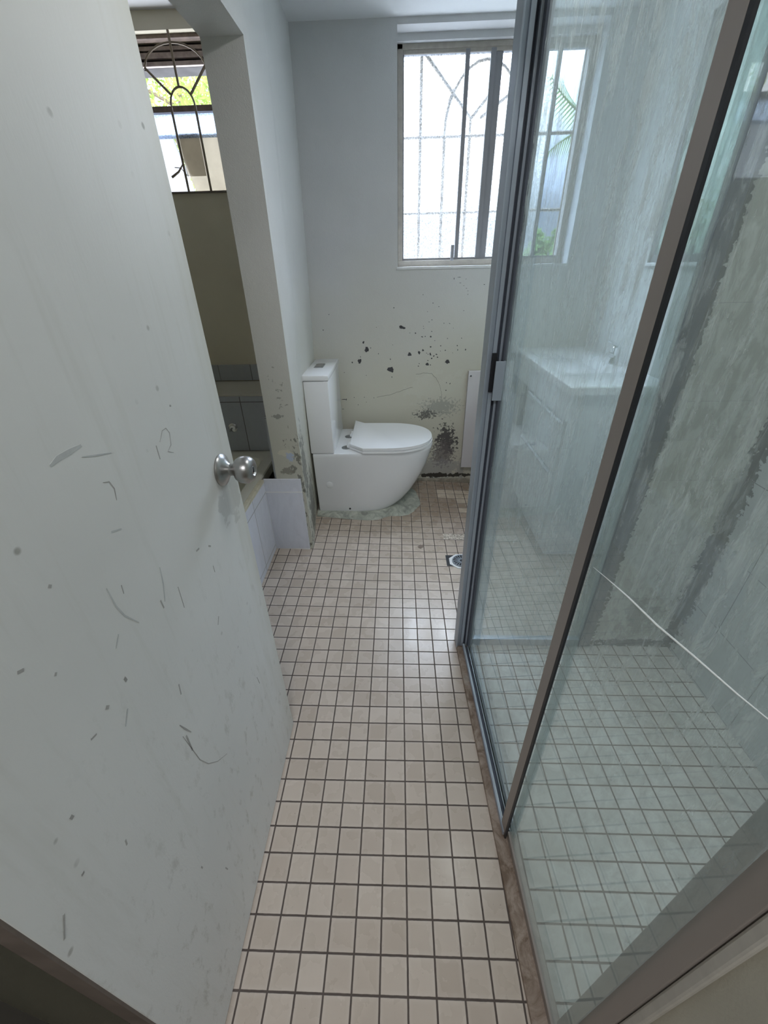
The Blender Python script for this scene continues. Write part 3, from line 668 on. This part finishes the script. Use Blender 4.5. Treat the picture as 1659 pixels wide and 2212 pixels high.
def lidpoly(gx=0.0, n=26):
    hw = 0.222 + gx
    pts = [(-0.245 - gx, 2.068), (-0.163, TY - hw)]
    for i in range(n + 1):
        t = -PI / 2 + PI * i / n; c, s = math.cos(t), math.sin(t)
        pts.append((-0.02 + (0.272 + gx) * abs(c) ** (2 / 2.2), TY + hw * math.copysign(abs(s) ** (2 / 2.2), s)))
    pts += [(-0.185, TY + hw), (-0.249 - gx, 2.503)]
    return pts
bm = bmesh.new(); prism(bm, [(x, y) for x, y in lidpoly(0.004)], 0.438, 0.450, 0.003); part('seat', bm, M_lid, tl, 35)
bm = bmesh.new(); prism(bm, lidpoly(), 0.4535, 0.470, 0.004); part('seat_lid', bm, M_lid, tl, 35)
for y in (2.10, 2.285):
    bm = bmesh.new(); tube(bm, [(-0.252, y - 0.022, 0.450), (-0.252, y + 0.022, 0.450)], 0.014, 14); h = part('hinge', bm, M_lid, tl, 40)
    bm = bmesh.new(); lathe(bm, [(0.027, 0), (0.027, 0.003), (0.020, 0.006)], Matrix.Translation((-0.272, y - 0.006, 0.435)), 24); part('hinge_disc', bm, M_grey, h, 40, 'dull metal disc')
bm = bmesh.new(); lathe(bm, [(0.021, 0), (0.021, 0.002), (0.018, 0.0035)], Matrix.Translation((-0.378, TY - 0.2155, 0.232)) @ Matrix.Rotation(PI / 2, 4, 'X'), 26); part('side_cap', bm, M_white, tl, 40)
bm = bmesh.new(); lathe(bm, [(0.006, 0), (0.006, 0.003)], Matrix.Translation((-0.263, TY - 0.212, 0.060)) @ Matrix.Rotation(PI / 2, 4, 'X'), 14); part('fixing_hole', bm, M_black, tl)
# mortar bed round the pan foot
bm = bmesh.new()
rr = random.Random(11)
base = dring(-0.47, -0.20, 0.02, TY, 0.200, 0.05)
outer, mid, inner = [], [], []
cx, cy = -0.22, TY
for i, (x, y, z) in enumerate(base):
    d = Vector((x - cx, y - cy)); L = d.length; d /= L
    ex = 0.085
    if x > -0.05: ex = 0.12 + 0.05 * max(0, min(1, (x + 0.05) / 0.07))
    if y > TY + 0.12: ex = 0.05
    ex += rr.uniform(-.010, .010) * (1 if i % 2 else .5)
    ox, oy = x + d.x * ex, y + d.y * ex
    if x < -0.44: ox = max(ox, -0.472)
    if y < TY: oy = max(oy, 1.865 + rr.uniform(0, .012))
    ox = max(ox, -0.475)
    outer.append((ox, oy, fz(ox, oy) + 0.001))
    a, b_ = x + (ox - x) * .45, y + (oy - y) * .45
    mid.append((a, b_, fz(a, b_) + 0.017 + rr.uniform(-.003, .003)))
    inner.append((x, y, 0.035 + fz(x, y) * .3))
low = [(x, y, z - 0.02) for x, y, z in outer]
loft(bm, [low, outer, mid, inner])
bmesh.ops.subdivide_edges(bm, edges=[e for e in bm.edges if e.calc_length() > 0.02], cuts=1, use_grid_fill=True)
o = obj('mortar_bed', bm, M_mort, None, 60); tag(o, 'rough grey-green mortar smeared round the toilet foot', 'mortar')

# ------------------------------------------------------------ floor drain
dz = fz(0.385, 1.545)
dn_ = thing('floor_drain', 'white octagonal floor drain with round grate beside the shower post', 'drain', (0.385, 1.545, dz))
bm = bmesh.new(); 
oc = [(0.385 + 0.072 * math.cos(math.radians(22.5 + 45 * k)), 1.545 + 0.066 * math.sin(math.radians(22.5 + 45 * k))) for k in range(8)]
prism(bm, oc, dz - 0.01, dz + 0.005, 0.002); part('drain_frame', bm, M_lid, dn_)
bm = bmesh.new(); lathe(bm, [(0.052, 0.0051), (0.052, 0.0062)], Matrix.Translation((0.385, 1.545, dz)), 32); part('drain_well', bm, M_black, dn_)
bm = bmesh.new()
for k in range(18):
    t = 2 * PI * k / 18
    tube(bm, [(0.385 + 0.014 * math.cos(t), 1.545 + 0.014 * math.sin(t), dz + 0.0075), (0.385 + 0.048 * math.cos(t), 1.545 + 0.048 * math.sin(t), dz + 0.0075)], 0.0018, 5)
tube(bm, [(0.385 + 0.049 * math.cos(t), 1.545 + 0.049 * math.sin(t), dz + 0.0075) for t in [2 * PI * k / 32 for k in range(33)]], 0.0028, 5, False)
tube(bm, [(0.385 + 0.014 * math.cos(t), 1.545 + 0.014 * math.sin(t), dz + 0.0075) for t in [2 * PI * k / 20 for k in range(21)]], 0.003, 5, False)
part('grate', bm, M_alu, dn_, 40)
part('cut_tile_gap', boxes((0.302, 0.345, 1.505, 1.598, dz - 0.005, fz(0.302, 1.545) + 0.0012)), M_black, dn_, label='dark gap where the tile is cut away')

# ------------------------------------------------------------ shower: curb, screens
def skew(o, x_far=0.0, y_ref=0.972, k=-0.0360):
    """the screen line drifts slightly to +x towards the doorway"""
    for v in o.data.vertices: v.co.x += (v.co.y - y_ref) * k
    return o
cb = obj('shower_curb', boxes((0.284, 0.345, -0.095, 0.962, -0.02, 0.012), bev=0.004), M_curb)
tag(skew(cb), 'worn brown mortar curb along the bottom of the shower screen', 'curb')
ss = thing('shower_screen', 'fixed front shower screen with corner post, track and near glass pane', 'shower screen', (0.34, 0.45, 0.012))
def SP(name, bm, m, label=None, par=None, sk=True):
    o = obj(name, bm, m)
    if sk: skew(o)
    p = par or ss
    o.parent = p
    if p.type == 'EMPTY': o.matrix_parent_inverse = Matrix.Translation(-Vector(p.location))
    if label: o['label'] = label
    return o
ZT = 2.02
SP('corner_post', boxes((0.2835, 0.2875, 0.955, 1.012, 0.0, ZT), (0.2875, 0.300, 0.968, 1.012, 0.0, ZT), (0.300, 0.3105, 0.962, 1.012, 0.0, ZT), (0.3385, 0.344, 0.955, 1.012, 0.0, ZT), (0.3195, 0.326, 0.965, 1.012, 0.0, ZT), bev=0.0006), M_alu, 'blue-grey aluminium corner post')
SP('post_groove', boxes((0.310, 0.3195, 0.982, 1.008, 0.0, ZT), (0.326, 0.339, 0.985, 1.008, 0.0, ZT)), M_alud, 'dark grooves of the post')
tk = SP('bottom_track', boxes((0.3065, 0.3110, 0.30, 0.955, 0.010, 0.030), (0.3110, 0.345, 0.30, 0.955, 0.008, 0.012), bev=0.0006), M_alu, 'aluminium sliding track')
SP('track_lip', boxes((0.3110, 0.3142, 0.30, 0.955, 0.012, 0.0305), (0.3265, 0.3285, 0.30, 0.955, 0.010, 0.024), bev=0.0004), M_alus, 'bright lips of the track, highlight painted in', par=tk)  # lips given a brighter metal tone to carry the highlight along the track
SP('track_groove', boxes((0.3145, 0.3262, 0.30, 0.955, 0.012, 0.0135)), M_alud, 'dark groove of the track', par=tk)  # dark metal tone along the groove floor
SP('track_seal', boxes((0.3335, 0.3395, 0.30, 0.955, 0.012, 0.024)), M_black)
SP('bottom_rail', boxes((0.318, 0.338, -0.078, 0.30, 0.008, 0.034), bev=0.001), M_alub)
SP('top_rail', boxes((0.290, 0.345, -0.078, 1.0, ZT, ZT + 0.04), bev=0.001), M_alub)
SP('stile', boxes((0.3085, 0.313, 0.296, 0.326, 0.02, ZT), bev=0.0006), M_alub, 'brown-grey upright at the edge of the near pane')
SP('stile_seal', boxes((0.3085, 0.3125, 0.288, 0.2955, 0.02, ZT)), M_black)
SP('wall_channel', boxes((0.3310, 0.3400, -0.0785, -0.030, 0.008, ZT), bev=0.001), M_alub, 'wide brown-grey channel against the door jamb')
gp = SP('glass_pane', boxes((0.323, 0.327, -0.055, 0.30, 0.02, ZT)), M_gnear, 'near glass pane')
bm = bmesh.new()
cr = [(0.292, 0.966), (0.25, 0.977), (0.20, 0.989), (0.14, 1.0), (0.085, 1.015), (0.028, 1.029), (-0.019, 1.043)]
tube(bm, [(0.3225, y, z) for y, z in cr], [0.0003, 0.0007, 0.0012, 0.0013, 0.0011, 0.0008, 0.0004], 6)
SP('glass_crack', bm, M_cracklight, 'long bright hairline crack', par=gp)
sd = thing('shower_door', 'sliding shower door of streaky glass with a plate handle, beyond the near pane', 'shower door', (0.33, 0.62, 0.03))
SP('glass_pane', boxes((0.331, 0.335, 0.29, 0.958, 0.022, ZT)), M_gfar, par=sd)
SP('door_stile', boxes((0.326, 0.337, 0.948, 0.966, 0.02, ZT), bev=0.0006), M_alud, par=sd)
hd = SP('handle', boxes((0.3065, 0.333, 0.940, 0.9435, 1.042, 1.148), (0.3295, 0.333, 0.9435, 0.966, 1.042, 1.148), bev=0.0006), M_alu, 'flat aluminium pull plate', par=sd)
SP('handle_shadow_gap', boxes((0.2985, 0.3120, 0.955, 0.9615, 1.062, 1.166)), M_black, 'black block painted as the shaded gap behind the pull plate', par=hd)  # black block stands in for the shade in the gap by the plate
sr = thing('return_screen', 'fixed glass return panel across the far end of the shower', 'shower screen', (0.6, 0.985, 0.0))
SP('glass_pane', boxes((0.344, 0.81, 0.985, 0.989, 0.02, ZT)), M_gret, par=sr, sk=False)
SP('bottom_rail', boxes((0.344, 0.835, 0.978, 1.0, -0.004, 0.032), bev=0.001), M_alu, par=sr, sk=False)
SP('top_rail', boxes((0.344, 0.835, 0.978, 1.0, ZT, ZT + 0.03), bev=0.001), M_alu, par=sr, sk=False)
SP('wall_jamb', boxes((0.79, 0.8355, 0.972, 1.0, 0.0, ZT), bev=0.002), M_alud, par=sr, sk=False)

# ------------------------------------------------------------ vanity, mirror, boards
va = thing('vanity_unit', 'white vanity cabinet with moulded basin top behind the streaky shower glass', 'vanity', (1.0, 2.05, 0.0))
def VP(name, bm, m, par=None, smooth=None, label=None): return part(name, bm, m, par or va, smooth, label)
bm = bmesh.new()
loft(bm, [rrect(0.775, 1.198, 1.55, 2.515, 0.012, 0.885), rrect(0.775, 1.198, 1.55, 2.515, 0.012, 0.915), rrect(0.779, 1.196, 1.554, 2.512, 0.012, 0.920),
          rrect(0.835, 1.10, 1.80, 2.40, 0.05, 0.920), rrect(0.845, 1.09, 1.82, 2.38, 0.05, 0.912), rrect(0.88, 1.06, 1.88, 2.32, 0.07, 0.83), rrect(0.92, 1.02, 1.98, 2.22, 0.04, 0.82)])
VP('basin_top', bm, M_white, smooth=35)
bm = bmesh.new(); lathe(bm, [(0.02, 0), (0.02, 0.004), (0.012, 0.005)], Matrix.Translation((0.97, 2.10, 0.820)), 20); VP('basin_waste', bm, M_grey)
cbn = VP('cabinet', boxes((0.80, 1.198, 1.575, 2.20, 0.10, 0.884), bev=0.002), M_cab)
VP('fascia', boxes((0.785, 0.80, 1.565, 2.512, 0.765, 0.884), bev=0.002), M_cab)
VP('kick_plinth', boxes((0.84, 1.198, 1.61, 2.18, 0.0, 0.10)), M_cab)
for z0_, z1_ in ((0.50, 0.745), (0.12, 0.485)): 
    d_ = VP('drawer', boxes((0.786, 0.7995, 1.60, 2.17, z0_, z1_), bev=0.002), M_cab)
    o = obj('drawer_lip', boxes((0.780, 0.788, 1.62, 2.15, z1_ - 0.012, z1_), bev=0.001), M_alus, d_)
tp = thing('basin_mixer', 'chrome mixer tap on the rear of the vanity top', 'tap', (1.13, 2.02, 0.92))
bm = bmesh.new(); lathe(bm, [(0.024, 0.0), (0.024, 0.01), (0.02, 0.02), (0.02, 0.075), (0.022, 0.08), (0.015, 0.088)], Matrix.Translation((1.145, 2.0, 0.92)), 20); part('tap_body', bm, M_chrome, tp, 40)
bm = bmesh.new(); tube(bm, [(1.145, 2.0, 0.955), (1.09, 1.99, 0.975), (1.02, 1.975, 0.962)], [0.014, 0.012, 0.011], 10); part('spout', bm, M_chrome, tp, 40)
bm = bmesh.new(); tube(bm, [(1.145, 2.0, 1.005), (1.10, 1.985, 1.030), (1.075, 1.98, 1.040)], [0.010, 0.008, 0.006], 8); part('lever', bm, M_chrome, tp, 40)
w3 = bpy.data.objects.new('window_3', None); COL.objects.link(w3); w3['kind'] = 'structure'; w3.location = (1.27, 1.55, 1.37)
part('window_frame', boxes((1.203, 1.235, 1.15, 1.175, 1.36, 2.15), (1.203, 1.235, 2.012, 2.04, 1.36, 2.15), (1.203, 1.235, 1.15, 2.04, 1.36, 1.392), (1.203, 1.235, 1.15, 2.04, 2.13, 2.15), bev=0.002), M_winf, w3)
part('window_sill', boxes((1.185, 1.203, 1.14, 2.05, 1.348, 1.362), bev=0.002), M_lid, w3)
part('glass_pane', boxes((1.212, 1.215, 1.175, 2.012, 1.392, 2.13)), M_dirtyg, w3)
bd = obj('leaning_board', boxes((0.495, 0.775, 2.490, 2.512, 0.115, 0.787), bev=0.0015), M_board); tag(bd, 'tall white board on the far wall beneath the window, beside the shower post', 'board')
bm = bmesh.new(); tube(bm, [(0.508, 2.489, 0.755), (0.513, 2.489, 0.761)], 0.0045, 6); part('corner_mark', bm, M_black, bd, label='small dark mark at the top corner')
bd2 = obj('leaning_board', boxes((0.778, 0.94, 2.485, 2.509, 0.11, 0.64), bev=0.0015), M_board); tag(bd2, 'lower white board under the vanity top behind the shower glass', 'board')

# body of the added hall fill lamp
hl = thing('ceiling_lamp', 'round white fill lamp added unseen in the hall behind the viewer', 'lamp', (0.05, -1.05, 2.36))
bm = bmesh.new(); lathe(bm, [(0.27, 0.0), (0.28, -0.02), (0.26, -0.038)], Matrix.Translation((0.05, -1.05, 2.36)), 30); part('lamp_body', bm, M_lid, hl, 40)

bl = thing('ceiling_lamp', 'round white ceiling lamp in the middle of the bathroom ceiling', 'lamp', (0.52, 0.92, 2.335))
bm = bmesh.new(); lathe(bm, [(0.18, 0.0), (0.19, -0.02), (0.185, -0.045)], Matrix.Translation((0.52, 0.92, 2.335)), 30); part('lamp_body', bm, M_lid, bl, 40)

# ------------------------------------------------------------ outside
M_leaf = None
def leafmat(name, a, b):
    g = G(name); c = g.mix(g.noise(9, 3), a, b)
    d = g.n('BsdfDiffuse'); g.put(d.inputs[0], c); t = g.n('BsdfTranslucent'); g.put(t.inputs[0], c)
    m = g.n('MixShader'); m.inputs[0].default_value = 0.5
    g.t.links.new(d.outputs[0], m.inputs[1]); g.t.links.new(t.outputs[0], m.inputs[2]); return g.done(m.outputs[0])
M_l1 = leafmat('leaves_light', (0.07, 0.12, 0.03), (0.24, 0.30, 0.08))
M_l2 = leafmat('leaves_olive', (0.05, 0.10, 0.03), (0.16, 0.24, 0.07))
M_bark = plain('bark', (0.10, 0.075, 0.05), 0.8, 0, 0.2, 20)
def tree(name, label, cat, c, rad, n, ls, m, seed, trunk_r=0.05):
    root = thing(name, label, cat, (c[0], c[1], -0.3))
    rr = random.Random(seed); bm = bmesh.new()
    cl = [Vector((rr.gauss(0, .5), rr.gauss(0, .5), rr.gauss(0, .5))) for _ in range(26)]
    for i in range(n):
        q = rr.choice(cl) + Vector((rr.gauss(0, .16), rr.gauss(0, .16), rr.gauss(0, .16)))
        p = Vector((c[0] + q.x * rad[0], c[1] + q.y * rad[1], c[2] + q.z * rad[2]))
        a = Vector((rr.gauss(0, 1), rr.gauss(0, 1), rr.gauss(0, 1))).normalized(); b = a.orthogonal().normalized()
        l = ls * rr.uniform(.6, 1.3)
        bm.faces.new([bm.verts.new(p + a * l), bm.verts.new(p + b * l * .28), bm.verts.new(p - a * l * .6), bm.verts.new(p - b * l * .28)])
    part('foliage', bm, m, root)
    bm = bmesh.new(); tube(bm, [(c[0], c[1], -0.3), (c[0] + .05, c[1], c[2] * .5), (c[0], c[1], c[2] + rad[2] * .3)], [trunk_r, trunk_r * .8, trunk_r * .3], 8)
    for k in range(8):
        e = cl[k]; tube(bm, [(c[0], c[1], c[2] - rad[2] * .2), (c[0] + e.x * rad[0], c[1] + e.y * rad[1], c[2] + e.z * rad[2])], [trunk_r * .4, trunk_r * .1], 5)
    part('trunk', bm, M_bark, root)
tree('leafy_tree', 'light green leafy tree outside the niche window', 'tree', (-2.6, 6.5, 3.3), (1.6, 1.0, 1.2), 9000, 0.055, M_l1, 1)
tree('bushy_shrub', 'dense green shrub close outside the side window above the vanity', 'shrub', (2.0, 3.1, 1.45), (0.42, 0.75, 0.42), 9000, 0.045, M_l2, 2, 0.04)
tree('garden_shrub', 'small olive shrub seen through the lower clear pane', 'shrub', (1.93, 6.4, 1.50), (0.14, 0.2, 0.22), 1500, 0.05, M_l2, 3, 0.03)
o = struct('wall_neighbour', boxes((2.9, 3.0, 0.5, 6.0, -0.3, 4.2)), plain('neighbour_render', (0.30, 0.31, 0.32), 0.8))
pm = thing('palm_tree', 'palm with drooping fronds outside the clear window pane', 'palm', (2.7, 6.5, 0))
def frond(bm, a, b, c_, n=26, L=0.32, w=0.02):
    a, b, c_ = Vector(a), Vector(b), Vector(c_)
    pts = [(a * (1 - t) ** 2 + b * 2 * t * (1 - t) + c_ * t * t) for t in [i / n for i in range(n + 1)]]
    tube(bm, pts, [0.02 * (1 - i / n) + 0.004 for i in range(n + 1)], 5)
    for i in range(2, n + 1):
        t = (pts[i] - pts[i - 1]).normalized(); s = t.cross(Vector((0, 1, 0))).normalized()
        for sg in (-1, 1):
            d = (t * 0.6 + s * sg * 0.6 + Vector((0, 0, -0.55))).normalized(); l = L * math.sin(PI * (0.15 + 0.8 * i / n))
            q = t * w
            bm.faces.new([bm.verts.new(pts[i] - q), bm.verts.new(pts[i] + q), bm.verts.new(pts[i] + d * l)])
for k, (a, b, c_) in enumerate([((2.7, 6.5, 2.75), (2.15, 6.4, 2.80), (1.80, 6.35, 3.16)), ((2.7, 6.5, 2.75), (2.2, 6.4, 2.80), (1.86, 6.35, 2.50)), ((2.7, 6.5, 2.75), (3.2, 6.5, 3.7), (3.6, 6.5, 2.8))]):
    bm = bmesh.new(); frond(bm, a, b, c_, L=0.30, w=0.012); part('frond', bm, M_l2, pm)
bm = bmesh.new(); tube(bm, [(2.8, 6.5, -0.3), (2.75, 6.5, 1.6), (2.7, 6.5, 2.8)], [0.14, 0.11, 0.10], 10); part('trunk', bm, M_bark, pm)
